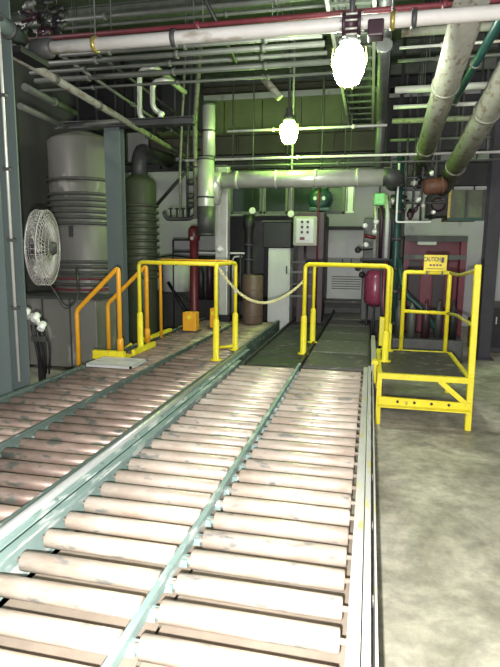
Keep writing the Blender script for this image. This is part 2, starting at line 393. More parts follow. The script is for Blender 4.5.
# grating on the rollers
T = thing('grating_panel', 'pale perforated metal panel lying on the left conveyor by the stair foot', 'grating', (-2.5, 5.0, .455))
g = MB(); gx0, gx1, gy0, gy1 = -2.72, -2.22, 4.66, 5.06
g.box((gx0, gy0, .452), (gx1, gy0 + .02, .475)).box((gx0, gy1 - .02, .452), (gx1, gy1, .475)).box((gx0, gy0, .452), (gx0 + .02, gy1, .475)).box((gx1 - .02, gy0, .452), (gx1, gy1, .475))
g.build('frame', m_mat, T)
for k in range(9): MB().box((gx0 + .02, gy0 + .04 + k * .038, .456), (gx1 - .02, gy0 + .064 + k * .038, .472)).build('slat', m_mat, T)
for k in range(6): MB().box((gx0 + .08 + k * .07, gy0 + .02, .454), (gx0 + .088 + k * .07, gy1 - .02, .466)).build('cross_bar', m_mat, T)

# ------------------------------------------------------------------ right access platform
T = thing('access_platform', 'yellow framed steel step platform standing on the floor right of the conveyor', 'platform', (.53, 5.0, 0))
px0, px1, py0, py1, pz = .13, .93, 4.98, 6.35, .47
MB().box((px0 + .03, py0 + .04, pz - .02), (px1 - .03, py1, pz)).build('deck_plate', m_deck, T)
MB().bar((px0 - .02, py0, pz - .005), (px1 + .02, py0, pz - .005), .045, .05).bar((px1, py0, pz - .02), (px1, py1, pz - .02), .04, .05).bar((px0, py0, pz - .02), (px0, py1, pz - .02), .04, .05).bar((px0, py1, pz - .02), (px1, py1, pz - .02), .04, .05).build('deck_frame', m_yel, T)
for x, y in ((px0, py0), (px0, py1), (px1, py1)):
    MB().box((x - .022, y - .022, 0), (x + .022, y + .022, pz - .03)).build('leg', m_yel, T)
st = MB().bar((px0, py0 - .02, .235), (px1, py0 - .02, .225), .03, .075)
st.box((px0, py0 - .11, .19), (px1, py0 - .02, .20)); st.build('step', m_yel, T)
for k in range(4):
    MB().cyl((px0 + .17 + k * .15, py0 - .045, .235), (px0 + .17 + k * .15, py0 - .03, .235), .013, 8).build('bolt', m_dark, T)
MB().bar((px1 - .27, py0 - .01, pz - .02), (px1 - .02, py0 - .01, .24), .03, .045).build('brace', m_yel, T)
MB().bar((px1, py0, 0), (px1 - .005, py0 + .06, 1.50), .055, .05, (0, 1, 0), .006).build('tall_post', m_yel, T)
ra = Vector(at(405, 272, 6.35)); rb = Vector(at(450, 274, 6.35))
MB().tube([(ra.x, 6.35, pz), (ra.x, 6.35, ra.z), (rb.x, 6.35, ra.z), (rb.x, 6.35, pz)], .024, 10, .03).build('rear_rail', m_yel, T)
MB().tube([(ra.x, 6.35, .93), (rb.x, 6.35, .92)], .02, 10).build('mid_rail', m_yel, T)
m_dullyel = mat('dull_yellow_rail', (.38, .33, .08), .5)  # darker, duller yellow for the two side rails
MB().tube([(rb.x, 6.35, ra.z), (px1 + .01, 6.1, 1.36), (px1, 5.06, 1.45)], .019, 10, .1).build('side_rail', m_dullyel, T)
MB().tube([(rb.x, 6.35, .92), (px1 + .01, 6.1, .93), (px1, 5.06, .95)], .019, 10, .1).build('side_mid_rail', m_dullyel, T)
# sign
x0, x1, z0, z1 = rect(424, 255, 447, 271, 6.30)
T = thing('warning_sign', 'small yellow caution sign fixed above the rear rail of the step platform', 'sign', ((x0 + x1) / 2, 6.32, z0))
MB().box((x0, 6.30, z0), (x1, 6.306, z1)).build('plate', mat('sign_yellow', (.85, .66, .03), .5, bump=0), T)
def text(s_, size, loc, m, parent, name='lettering', sx=1):
    cu = bpy.data.curves.new(name, 'FONT'); cu.body = s_; cu.size = size; cu.extrude = .0008; cu.align_x = 'CENTER'; cu.align_y = 'CENTER'; cu.offset = size * .02
    o = bpy.data.objects.new(name, cu); C.objects.link(o); bpy.context.view_layer.update()
    me = bpy.data.meshes.new_from_object(o.evaluated_get(bpy.context.evaluated_depsgraph_get())); bpy.data.objects.remove(o)
    me.materials.append(m); o = bpy.data.objects.new(name, me); C.objects.link(o)
    o.parent = parent; o.matrix_parent_inverse = Matrix.Translation(-parent.location)
    o.location = loc; o.rotation_euler = (PI / 2, 0, 0); o.scale = (sx, 1, 1); return o
cxs = (x0 + x1) / 2
text('CAUTION', .068, (cxs - .036, 6.2985, z1 - .05), m_black, T, sx=.60)
MB().box((x1 - .062, 6.2975, z1 - .085), (x1 - .032, 6.2995, z1 - .025)).build('symbol', m_black, T)
for k in range(4): MB().box((x0 + .06 + k * .035, 6.2975, z0 + .055), (x0 + .085 + k * .035, 6.2995, z0 + .075)).build('small_print', m_redv, T)
MB().box((x0 + .03, 6.2975, z0 + .022), (x1 - .04, 6.2995, z0 + .028)).build('rule_line', m_dark, T)
for x in (x0 + .04, x1 - .04): MB().box((x - .008, 6.306, z0 - .05), (x + .008, 6.325, z1 - .02)).build('bracket', m_dgrey, T)

# right side stop with roller post
T = thing('side_guard', 'short yellow end guard with upright post at the right edge of the conveyor', 'guard', (.1, 5.4, 0))
MB().box((.076, 5.33, .30), (.106, 5.45, .50), .005).box((.055, 5.33, .49), (.12, 5.45, .53), .005).build('end_bracket', m_yel, T)
MB().bar((.078, 5.45, .44), (.078, 7.3, .44), .05, .09).build('beam', m_edge, T)
a, c, d, f = rect(379, 317, 384, 350, 6.9)
MB().box((a, 6.85, .42), (c, 6.95, f), .008).build('stop_post', m_yel, T)
for y in (5.35, 6.9): MB().box((.06, y, 0), (.10, y + .06, .40)).build('leg', m_dgrey, T)

# ------------------------------------------------------------------ columns
def column(label, x0, x1, y0, y1, m, h=H, seam=True):
    T = thing('steel_column', label, 'column', ((x0 + x1) / 2, (y0 + y1) / 2, 0), 'steel columns')
    xm = (x0 + x1) / 2
    MB().box((x0, y0, .02), (x1, y0 + .016, h)).build('flange', m, T)
    MB().box((x0, y1 - .016, .02), (x1, y1, h)).build('flange', m, T)
    MB().box((xm - .008, y0 + .016, .02), (xm + .008, y1 - .016, h)).build('web', m, T)
    MB().box((x0 - .05, y0 - .05, 0), (x1 + .05, y1 + .05, .02)).build('base_plate', m, T)
    return T
T = column('wide blue-grey steel column at the left edge, in front of the cage fan', -3.28, at(26, 300, 4.08).x, 3.82, 4.08, m_col)
MB().tube([(at(14, 250, 3.8).x - .02, 3.80, .5), (at(14, 250, 3.8).x - .02, 3.80, 5.1)], .012, 8).build('conduit', m_silver, T)  # silver line and clips added for the pale highlight along the column seam
for k in range(6): MB().box((at(14, 250, 3.8).x - .05, 3.785, 1.1 + k * .55), (at(14, 250, 3.8).x + .01, 3.82, 1.125 + k * .55)).build('highlight_clip', m_dgrey, T)
a, c, d, f = rect(108, 200, 128, 330, 7.0)
column('blue-grey steel column between the ribbed grey tank and the olive duct', a + .05, c - .03, 6.9, 7.04, m_col, 3.22)
gx = rect(60, 120, 196, 128, 6.97)
T = thing('lintel_beam', 'dark cross beam resting on top of the column beside the ribbed tank', 'beam', (-3.5, 6.97, 3.22))
MB().box((gx[0], 6.9, 3.22), (gx[1], 6.915, 3.31)).box((gx[0], 6.84, 3.22), (gx[1], 7.0, 3.235)).build('web', m_dgrey, T)
MB().box((gx[0], 6.84, 3.30), (gx[1], 7.0, 3.31)).build('flange', m_dgrey, T)
a, c, d, f = rect(484, 200, 497, 300, 8.6)
column('black painted steel column behind the tall yellow post on the right', a, c, 8.5, 8.75, m_cold)

# ------------------------------------------------------------------ ribbed tanks
def ribbed(name, label, cx, cy, r, z1, ribs, m, rib_m=None, sm=None):
    T = thing(name, label, 'tank', (cx, cy, 0))
    MB().lathe([(r * .98, 0), (r, .02), (r, z1 - .05), (r * .9, z1), (r * .3, z1 + .12)], (cx, cy, 0), (0, 0, 1), 40).build('shell', m, T)
    for z in ribs:
        MB().lathe([(r - .01, -.03), (r + .045, -.016), (r + .045, .016), (r - .01, .03)], (cx, cy, z), (0, 0, 1), 40).build('rib', rib_m or m, T)
    return T
def zpx(py, Y, px=85): return at(px, py, Y).z
m_rib = mat('dark_tank_rib', (0.10, 0.10, 0.095), 0.5)
TY = 8.1; TCX = at(87, 250, 8.0).x; DCX = at(141, 250, 8.6).x
zr = [zpx(v, TY - .6) for v in (178, 193, 199, 205, 211, 217, 223, 262, 267, 273, 277, 285)]
T = ribbed('ribbed_tank', 'large grey cylindrical tank with bands of ribs behind the cage fan', TCX, 8.0, .54, 3.30, zr, m_tank, m_rib)
for py in (279, 290):
    z = zpx(py, TY - .6)
    MB().lathe([(.53, -.02), (.595, -.012), (.595, .012), (.53, .02)], (TCX, 8.0, z), (0, 0, 1), 40).build('red_band', m_hose_red, T, label='dull red band round the tank')
MB().box((TCX + .02, 7.44, 1.78), (TCX + .08, 7.48, 1.95)).build('latch', m_dgrey, T)
zr = [zpx(v, 8.3) for v in (205, 212, 219, 226, 233, 240, 247, 254, 261, 268, 276)]
T = ribbed('ribbed_duct', 'dark olive corrugated round duct right of the second blue-grey column', DCX, 8.6, .27, 2.75, zr, m_tankg)
MB().tube([(DCX, 8.6, 2.75), (DCX, 8.6, 3.2), (DCX, 10.0, 3.3)], .13, 16, .3).build('outlet_elbow', m_dgrey, T)

T = thing('storage_bin', 'low grey steel bin on the floor beneath the cage fan', 'bin', (-4.1, 6.4, 0))
MB().box((-4.6, 6.2, .05), (-3.42, 6.75, .95), .01).build('body', m_tank, T)
MB().box((-4.63, 6.17, .95), (-3.39, 6.78, .98), .005).build('lid', m_dgrey, T)
for x in (-4.2, -3.8): MB().box((x, 6.19, .06), (x + .02, 6.20, .95)).build('seam', m_dgrey, T)
for x in (-4.5, -3.52): MB().box((x - .04, 6.3, 0), (x + .04, 6.7, .05)).build('skid', m_dark, T)

# ------------------------------------------------------------------ cage fan
fc = Vector(at(43.5, 248, 4.55)); 
T = thing('cage_fan', 'round wire cage fan mounted on the blue-grey column at the left edge', 'fan', fc)
n = Vector((1.0, .27, -.02)).normalized()     # the fan faces the conveyors
# direction seen almost edge-on
q = Vector((0, 0, 1)).rotation_difference(n)
def fp(r, a, h): return fc + q @ Vector((r * math.cos(a), r * math.sin(a), h))
FR = .35
for h, r in ((.045, FR), (-.045, FR)):
    MB().tube([fp(r, 2 * PI * i / 40, h) for i in range(40)], .008, 6, 0, True).build('cage_rim', m_wire, T)
w = MB()
for side in (1, -1):
    for i in range(44):
        a = 2 * PI * i / 44
        w.tube([fp(.06, a + .25, side * .085), fp(.2, a + .1, side * .078), fp(FR, a, side * .045)], .0042, 4)
    for r in (.12, .19, .26, .31):
        w.tube([fp(r, 2 * PI * i / 32, side * (.085 - .11 * max(0, r - .1))) for i in range(32)], .0042, 4, 0, True)
for i in range(44):
    a = 2 * PI * i / 44; w.tube([fp(FR, a, .045), fp(FR, a, -.045)], .0042, 4)
w.build('wire_cage', m_wire, T)
for i in range(4):
    a0 = i * PI / 2; bl = MB(); vs = []
    for r, da, dh in ((.06, .25, .02), (.28, .42, .045), (.30, -.1, .0), (.26, -.45, -.045), (.06, -.35, -.02)):
        vs.append((fp(r, a0 + da, dh + .006), fp(r, a0 + da, dh - .006)))
    t_ = [bl.bm.verts.new(v[0]) for v in vs]; u_ = [bl.bm.verts.new(v[1]) for v in vs]
    bl.bm.faces.new(t_); bl.bm.faces.new(u_[::-1])
    for k in range(5): bl.bm.faces.new((t_[k], t_[(k + 1) % 5], u_[(k + 1) % 5], u_[k]))
    bl.build('blade', m_silver, T)
MB().lathe([(.02, .12), (.06, .11), (.07, .05), (.075, -.1), (.075, -.26), (.05, -.28)], fc, n, 18).build('motor', m_dgrey, T)
MB().tube([fc - n * .2, (-3.12, 4.3, fc.z), (-3.0, 4.1, fc.z)], .022, 8).lathe([(.05, 0), (.05, .03)], fc - n * .24, n, 14).build('mount_arm', m_white, T)
MB().tube([fc - n * .18 + Vector((0, 0, -.06)), fc + Vector((-.0, .15, -.42)), fc + Vector((.08, .2, -.62)), fc + Vector((.2, .25, -.50)), fc + Vector((.16, .3, -.2))], .010, 8, .15).build('cable', m_black, T)

# silver hose junction under the fan
hp = Vector(at(34, 320, 4.35))
T = thing('hose_bracket', 'shiny metal hose fittings bunched low beside the blue-grey column', 'fitting', hp)
MB().tube([hp + Vector((-.12, 0, .09)), hp + Vector((-.05, -.02, .02)), hp + Vector((.0, 0, .05)), hp + Vector((.05, 0, -.04)), hp + Vector((.1, .02, -.06))], .026, 10, .03).build('hose', m_silver, T)
for dx, dz in ((-.08, .06), (.02, .02), (.08, -.06)):
    MB().cyl(hp + Vector((dx, -.03, dz - .02)), hp + Vector((dx, .03, dz + .03)), .034, 8).build('coupling', m_white, T)
for k in range(4):
    MB().tube([hp + Vector((-.05 + k * .045, .02, -.05)), hp + Vector((-.03 + k * .05, .05, -.25)), hp + Vector((.0 + k * .03, .06, -.52))], .010, 6, .1).build('cable', m_black, T)
MB().box(hp + Vector((-.03, -.02, -.20)), hp + Vector((.10, .05, -.15))).build('clamp', m_dgrey, T)
MB().box((hp.x - .02, 4.4, 0), (hp.x + .03, 4.45, hp.z)).build('stand', m_dark, T)

# ------------------------------------------------------------------ pipes
def pipe(name, label, pts, r, m, bend=.08, collars=(), cm=None, n=14, cat='pipe', group=None):
    T = thing(name, label, cat, Vector(pts[0]), group)
    MB().tube(pts, r, n, bend).build('run', m, T)
    P0 = Vector(pts[0]); P1 = Vector(pts[-1])
    for t in collars:
        c = P0.lerp(P1, t); d = (P1 - P0).normalized()
        MB().lathe([(r + .004, -.02), (r + .014, -.018), (r + .014, .018), (r + .004, .02)], c, d, n).build('collar', cm or m, T)
    return T
def xrun(py, Y, x0, x1, px=250):        # a level run along X that crosses pixel column px at row py
    z = at(px, py, Y).z; return [(x0, Y, z), (x1, Y, z)]
T = pipe('overhead_pipe', 'thick white overhead pipe crossing the whole ceiling in front of everything', xrun(32, 4.4, -3.3, 2.4), .052, m_pipe, 0, (.07, .29, .62, .83), m_dgrey, 18)
pz1 = xrun(32, 4.4, 0, 1)[0][2]
for x in (-2.35, .08):
    MB().tube([(x, 4.4, pz1 + .05), (x, 4.4, H)], .008, 6).build('hanger_rod', m_dgrey, T)
    MB().lathe([(.056, -.018), (.066, -.016), (.066, .016), (.056, .018)], (x, 4.4, pz1), (1, 0, 0), 16).build('hanger_ring', m_brass, T, label='yellowish hanger ring')
pipe('sprinkler_pipe', 'thin dark red pipe running just above the thick white overhead pipe', xrun(21, 4.75, -3.6, 3.2), .022, m_hose_red, 0, (.3, .6))
specs = [(3, 6.0, -4.4, 2.2, .028, m_pipeg, 'grey conduit highest and nearest at the top edge of the picture'),
         (12, 6.2, -4.4, 1.0, .020, m_pipeg, 'thin grey conduit just below the highest conduit at the top'),
         (41, 5.6, -3.4, -.56, .022, m_pipeg, 'thin pale conduit directly under the thick white overhead pipe'),
         (49, 5.9, -3.8, -.56, .030, m_pipeg, 'second grey conduit under the thick white overhead pipe'),
         (58, 6.2, -4.2, -.56, .022, m_pipeg, 'third pale conduit under the thick white overhead pipe'),
         (67, 6.6, -4.4, -.56, .034, m_pipeg, 'fourth and widest grey conduit under the white overhead pipe'),
         (78, 7.0, -4.6, -.56, .018, m_pipeg, 'lowest thin conduit above the green-lit ceiling bay')]
for py, Y, x0, x1, r, m, lb in specs:
    T = pipe('conduit', lb, xrun(py, Y, x0, x1), r, m, 0, (.2, .5, .8), None, 10, 'conduit', 'ceiling conduits across the hall')
    z = xrun(py, Y, 0, 1)[0][2]
    for x in (x0 + .6, (x0 + x1) / 2 + .2, x1 - .5): MB().tube([(x, Y, z + r), (x, Y, H)], .005, 5).build('hanger_rod', m_dgrey, T)
# right hand conduits seen between tray and big pipes
rs = [(33, 6.4, .045, m_pipeo, 'wide pale pipe, highest in the right ceiling bay'), (48, 6.9, .016, m_pipe, 'thin white pipe second in the right ceiling bay'),
      (61, 7.3, .022, m_pipeg, 'grey pipe third in the right ceiling bay'), (90, 7.8, .045, m_pipe, 'broad white pipe fourth in the right ceiling bay'),
      (107, 8.2, .028, m_pipe, 'white pipe fifth in the right ceiling bay'), (121, 8.6, .040, m_pipeo, 'broad cream pipe lowest in the right ceiling bay'),
      (140, 9.0, .022, m_pipeg, 'grey pipe under the cream pipe in the right ceiling bay')]
for py, Y, r, m, lb in rs:
    T = pipe('cross_pipe', lb, xrun(py, Y, .22, 3.4, 400), r, m, 0, (.15, .5), None, 12, 'pipe', 'cross pipes of the right ceiling bay')
    z = xrun(py, Y, 0, 1, 400)[0][2]
    for x in (.6, 2.1): MB().tube([(x, Y, z + r), (x, Y, H)], .006, 5).build('hanger_rod', m_dgrey, T)
# two thin long pipes above the duct
pipe('thin_pipe', 'thin bright pipe running the width of the hall above the thick silver duct', xrun(156, 8.2, -2.9, 3.0, 350), .018, m_pipe, 0, (.3, .6))
pipe('thin_pipe', 'thinner grey pipe just below the bright thin pipe, above the silver duct', xrun(163, 8.2, -2.9, 3.0, 350), .012, m_pipeg, 0, (.4,))
pipe('thin_pipe', 'thin pipe level with the green lamp, lit bright green', xrun(129, 8.5, -2.3, .15, 289), .020, m_pipe, 0, (.3, .8))
# lengthwise pipes right
def yrun(pa, pb, z): return [tuple(at(*pa, z=z)), tuple(at(*pb, z=z))]
def ext(p, t0, t1):
    a = Vector(p[0]); b_ = Vector(p[1]); return [tuple(a + (b_ - a) * t0), tuple(a + (b_ - a) * t1)]
T = pipe('insulated_pipe', 'thick pale insulated pipe running away overhead, left one of the right-hand pair', [tuple(at(472, 0, 4.4)), tuple(at(419, 172, 9.4))], .125, m_pipeo, 0, (.3, .72), m_pipeo, 20, 'pipe', 'insulated pipes overhead on the right')
T = pipe('insulated_pipe', 'thick mottled insulated pipe running away overhead, nearest the right edge', [tuple(at(540, 20, 4.6)), tuple(at(443, 188, 9.3))], .13, m_pipeo, 0, (.35, .75), m_pipeo, 20, 'pipe', 'insulated pipes overhead on the right')
pipe('green_pipe', 'slim dark teal pipe overhead between the two thick insulated pipes', [tuple(at(512, 0, 5.0)), tuple(at(436, 133, 10.0))], .045, m_teal, 0, (.3, .6, .8), m_pipeg)
# left diagonal pipes
L1 = ext([tuple(at(35, 67, 4.6)), tuple(at(190, 160, 9.5))], -.06, 1.0)
pipe('slanting_pipe', 'long pale green pipe running diagonally away in the upper left', L1, .040, m_pipeo, 0, (.12, .3, .6, .85), m_dgrey)
a = at(25, 87, 5.2); bq = at(75, 113, 7.2); pipe('slanting_pipe', 'short grey pipe below the long diagonal pipe, upper of two', [tuple(a), tuple(bq)], .038, m_pipeg, 0, (.5,))
a = at(20, 106, 5.2); bq = at(66, 127, 7.0); c_ = at(130, 122, 7.0)
pipe('elbow_pipe', 'grey pipe in the upper left that turns level across the tank top', [tuple(a), tuple(bq), (c_.x, 6.8, bq.z)], .034, m_pipeg, .12, ())
pipe('slanting_pipe', 'thin dark pipe running diagonally above the long pale green pipe', [tuple(at(60, 55, 6.0)), tuple(at(200, 150, 10.0))], .022, m_pipeg, 0, (.4, .7))
pipe('slanting_pipe', 'thin dark pipe highest of the diagonal pipes in the upper left', [tuple(at(95, 52, 6.5)), tuple(at(205, 135, 10.6))], .020, m_dgrey, 0, (.5,))
# twin goosenecks
for (x, yt, yb, lb) in ((139.5, 70, 117, 'left one of two upright gooseneck pipes in the upper left'), (152.5, 82, 108, 'right and shorter one of two upright gooseneck pipes')):
    Y = 7.2; p = at(x, yb, Y); t = at(x, yt, Y); e2 = at(x + 16, yt - 3, Y)
    T = pipe('gooseneck_pipe', lb, [(p.x + .12, Y + .1, p.z - .08), tuple(p), tuple(t), (e2.x, Y, t.z + .02), (e2.x + .02, Y + .6, t.z + .02)], .036, m_silver, .1, (), None, 12, 'pipe', 'gooseneck pipes')
    MB().lathe([(.05, 0), (.05, .05)], (p.x + .08, Y + .05, p.z - .07), (1, .3, -.4), 12).build('flange', m_white, T)

# ------------------------------------------------------------------ silver duct with funnel end and risers
Y = 8.2
z = at(300, 179, Y).z
T = thing('silver_duct', 'thick silver duct running level across the hall under the green lamp', 'duct', (-1, Y, z))
da = at(222, 178, Y).x; db = at(383, 178, Y).x
MB().tube([(da, Y, z), (db, Y, z)], .125, 20).build('run', m_silver, T)
for t in (.1, .35, .6, .85):
    x = da + (db - da) * t; MB().lathe([(.127, -.02), (.137, -.015), (.137, .015), (.127, .02)], (x, Y, z), (1, 0, 0), 20).build('joint_band', m_silver, T)
MB().tube([(db, Y, z), (db + .16, Y, z), (db + .16, Y + .5, z - .02)], .125, 20, .14).build('right_elbow', m_dgrey, T, label='dark elbow at the right end')
MB().tube([(da, Y, z), (da - .10, Y, z), (da - .16, Y, z - .35)], .13, 20, .1).build('left_elbow', m_silver, T)
for (x0, x1, y0, y1, Y, lb, mm) in ((198, 214, 158, 236, 8.1, 'wide pale upright duct left of the silver duct elbow', m_silver), (203, 215, 104, 158, 8.3, 'bright upright duct rising to the ceiling left of the green lamp', m_silver)):
    a, c, d, f = rect(x0, y0, x1, y1, Y)
    T = thing('upright_duct', lb, 'duct', ((a + c) / 2, Y, d), 'upright ducts')
    MB().lathe([((c - a) / 2, 0), ((c - a) / 2, f - d)], ((a + c) / 2, Y, d), (0, 0, 1), 18).build('run', mm, T)
    if y1 > 200:
        MB().lathe([((c - a) / 2 + .006, 0), ((c - a) / 2 + .006, .45)], ((a + c) / 2, Y, d), (0, 0, 1), 18).build('lower_section', m_dgrey, T, label='dark lower section')
    for t in (.02, .5, .98): MB().lathe([((c - a) / 2, -.015), ((c - a) / 2 + .012, -.01), ((c - a) / 2 + .012, .01), ((c - a) / 2, .015)], ((a + c) / 2, Y, d + (f - d) * t), (0, 0, 1), 18).build('joint_band', m_dgrey, T)
a, c, d, f = rect(217, 166, 229, 258, 8.5)
T = thing('square_duct', 'square grey upright duct directly below the silver duct elbow', 'duct', ((a + c) / 2, 8.5, 0))
MB().box((a, 8.4, .55), (c, 8.58, f), .008).build('run', m_silver, T)
MB().ball(((a + c) / 2 - .02, 8.38, 1.62), .055).build('outlet_ball', m_white, T)
MB().box((a + .05, 8.39, .56), (a + .065, 8.4, f)).build('seam', m_silver, T)
MB().box((a - .06, 8.34, .0), (c + .06, 8.64, .55)).build('pedestal', m_dark, T)

# overhead cable tray along Y with lamp under it
tz = 3.9
T = thing('cable_tray', 'long overhead steel tray running away above the bright white lamp', 'cable tray', (-.35, 4, tz))
for x in (-.50, -.07): MB().box((x - .018, 3.0, tz - .02), (x + .018, 11.4, tz + .13)).build('side_rail', m_silver, T)
MB().box((-.46, 3.0, tz + .10), (-.11, 11.4, tz + .115)).build('top_cover', m_joist, T)
for k in range(22): MB().box((-.48, 3.2 + k * .38, tz + .01), (-.09, 3.26 + k * .38, tz + .03)).build('rung', m_joist, T)
MB().tube([(-.38, 3.0, tz + .06), (-.38, 11.4, tz + .06)], .035, 8).build('cable', m_dgrey, T)
MB().tube([(-.27, 3.0, tz + .05), (-.27, 11.4, tz + .05)], .028, 8).build('cable', m_black, T)
for y in (4.0, 7.0, 10.0):
    for x in (-.50, -.07): MB().tube([(x, y, tz + .12), (x, y, H)], .008, 6).build('hanger_rod', m_dgrey, T)
pz_ = [at(374, 20, 6.2), at(378, 186, 8.4)]
pipe('drop_pipe', 'dark grey pipe running beside the tray and right of the bright lamp', [(.03, 4.6, 4.0), (.06, 8.6, 3.6), (.06, 8.6, 2.75)], .07, m_dgrey, .15, (.3,))

# ------------------------------------------------------------------ lamps
def lamp(label, px, py, Y, r, bulb, topz):
    c = at(px, py, Y)
    T = thing('high_bay_lamp', label, 'lamp', c, 'lit industrial ceiling lamps')
    MB().lathe([(r * .25, -r * 1.5), (r * .7, -r * 1.35), (r, -r * .7), (r * 1.05, 0), (r * .9, r * .7), (r * .55, r * 1.15)], c, (0, 0, 1), 22).build('glass_globe', bulb, T)
    MB().lathe([(r * .62, r * 1.1), (r * .72, r * 1.2), (r * .72, r * 1.6), (r * .45, r * 1.9), (r * .4, r * 2.6), (r * .15, r * 2.8)], c, (0, 0, 1), 18).build('ballast_housing', m_dgrey, T)
    MB().tube([c + Vector((0, 0, r * 2.7)), (c.x, c.y, topz)], .014, 8).build('drop_rod', m_dgrey, T)
    for i in range(6):
        a = PI * i / 3
        MB().tube([c + Vector((r * 1.1 * math.cos(a), r * 1.1 * math.sin(a), r * .9)), c + Vector((r * 1.2 * math.cos(a), r * 1.2 * math.sin(a), -.1 * r)), c + Vector((r * .5 * math.cos(a), r * .5 * math.sin(a), -r * 1.6))], .006, 5, .04).build('guard_wire', m_brass, T)
    return T
lamp('large blazing white lamp hanging beneath the steel cable tray', 349, 62, 5.2, .135, m_bulb, tz)
lamp('smaller green glowing lamp hanging over the thick silver duct', 289, 131, 8.0, .12, m_bulbg, H)
for x, y, z_, lb in ((3.0, 9.4, 4.3, 'added fill lamp beyond the right edge of the picture near the back wall'), (-5.2, 5.6, 4.2, 'added fill lamp beyond the left edge of the picture behind the tank'), (2.8, 1.0, 4.6, 'added fill lamp over the open floor behind the photographer')):  # unseen lamps added to brighten the hall
    p = Vector((x, y, z_)); T = thing('high_bay_lamp', lb, 'lamp', p, 'added fill lamps outside the picture')
    MB().lathe([(.04, -.2), (.13, -.1), (.14, 0), (.08, .15)], p, (0, 0, 1), 20).build('glass_globe', m_bulbfill, T)
    MB().lathe([(.09, .14), (.1, .22), (.03, .3), (.015, H - z_)], p, (0, 0, 1), 14).build('ballast_housing', m_dgrey, T)
# dark fittings cluster over the main lamp on the white pipe
c = at(352, 26, 4.45)
T = thing('pipe_valve', 'dark bolted valve body on the white overhead pipe above the blazing lamp', 'valve', c)
MB().lathe([(.085, -.07), (.085, -.045), (.065, -.04), (.065, .04), (.085, .045), (.085, .07)], (c.x, 4.4, pz1), (1, 0, 0), 16).build('valve_body', m_plum, T)
for i in range(8):
    a = i * PI / 4
    MB().cyl((c.x - .085, 4.4 + .072 * math.cos(a), pz1 + .072 * math.sin(a)), (c.x + .085, 4.4 + .072 * math.cos(a), pz1 + .072 * math.sin(a)), .009, 6).build('bolt', m_silver, T)
MB().tube([(c.x, 4.4, pz1 + .05), (c.x, 4.4, pz1 + .24)], .02, 8).lathe([(.07, 0), (.075, .01), (.07, .02)], (c.x, 4.4, pz1 + .24), (0, 0, 1), 16).build('hand_wheel', m_dgrey, T)
MB().box((c.x + .12, 4.33, pz1 - .12), (c.x + .24, 4.47, pz1 - .0), .015).build('actuator', m_plum, T)
MB().tube([(c.x + .02, 4.4, pz1 - .03), (c.x + .18, 4.4, pz1 - .05)], .015, 8).build('link_pipe', m_dgrey, T)

# ------------------------------------------------------------------ machines at the back
def pbox(name, label, cat, r, Y, depth, m, floor=False, bev=.01):
    a, c, d, f = rect(*r, Y)
    T = thing(name, label, cat, ((a + c) / 2, Y + depth / 2, 0 if floor else d))
    MB().box((a, Y, 0 if floor else d), (c, Y + depth, f), bev).build('body', m, T)
    return T, a, c, d, f

# dark girders and enclosures that fill the far end
def girder(label, r, Y, m, depth=.25):
    a, c, d, f = rect(*r, Y)
    T = thing('girder', label, 'girder', ((a + c) / 2, Y, d), 'dark girders across the far end')
    MB().box((a, Y, d), (c, Y + .015, f)).build('web', m, T)
    for z in (d, f - .02): MB().box((a, Y - .08, z), (c, Y + .09, z + .02)).build('flange', m, T)
    n_ = max(2, int((c - a) / .8))
    for k in range(n_ + 1):
        x = a + (c - a) * k / n_; MB().box((x - .008, Y - .07, d), (x + .008, Y, f)).build('stiffener', m, T)
    for x in (a + .1, c - .1): MB().box((x - .03, Y - .03, f), (x + .03, Y + .03, H)).build('hanger', m, T)
m_rust = mat('dark_rusty_girder', (0.050, 0.038, 0.030), 0.7, 0.0, (0.025, 0.022, 0.02), 0.9, 5, 0.2)
girder('dark rusty girder just beneath the green lamp', (150, 134, 384, 154), 10.2, m_rust)
girder('dark girder directly behind the thin bright pipe', (120, 160, 390, 169), 10.0, m_dark)
girder('dark girder behind the ends of the insulated pipes on the right', (392, 162, 520, 186), 9.9, m_dark)
girder('dark slim girder high above the green lamp at the back', (140, 84, 384, 91), 10.8, m_rust)
for r, Y, lb in (((382, 52, 545, 84), 11.2, 'dark overhead air duct, upper one in the right ceiling bay'), ((384, 94, 545, 150), 11.6, 'dark overhead air duct, lower one in the right ceiling bay'), ((75, 45, 196, 72), 9.8, 'dark overhead air duct, upper one in the left ceiling bay'), ((78, 80, 196, 128), 10.4, 'dark overhead air duct, lower one in the left ceiling bay')):
    a, c, d, f = rect(*r, Y); f = min(f, H - .26)
    T = thing('air_duct', lb, 'duct', ((a + c) / 2, Y, d), 'dark overhead air ducts')
    MB().box((a, Y, d), (c, Y + .4, f), .01).build('casing', m_dark, T)
    n_ = 6
    for k in range(n_ + 1):
        x = a + (c - a) * k / n_; MB().box((x - .02, Y - .03, d - .02), (x + .02, Y + .42, f + .02)).build('joint_flange', m_dgrey, T)
T, a, c, d, f = pbox('machine_enclosure', 'large black machine enclosure behind the control box and grey cabinet', 'machine', (228, 216, 325, 330), 10.6, .6, m_dark, True)
for k in range(5):
    x = a + (c - a) * (k + .5) / 5; MB().box((x - .15, 10.58, .5), (x + .15, 10.6, f - .1), .005).build('panel', m_dgrey if k % 2 else m_dark, T)
T, a, c, d, f = pbox('machine_enclosure', 'narrow black machine enclosure behind the dark filter machine', 'machine', (371, 208, 402, 330), 10.0, .4, m_dark, True)
MB().box((a + .05, 9.98, .4), (c - .05, 10.0, f - .1), .005).build('panel', m_dgrey, T)

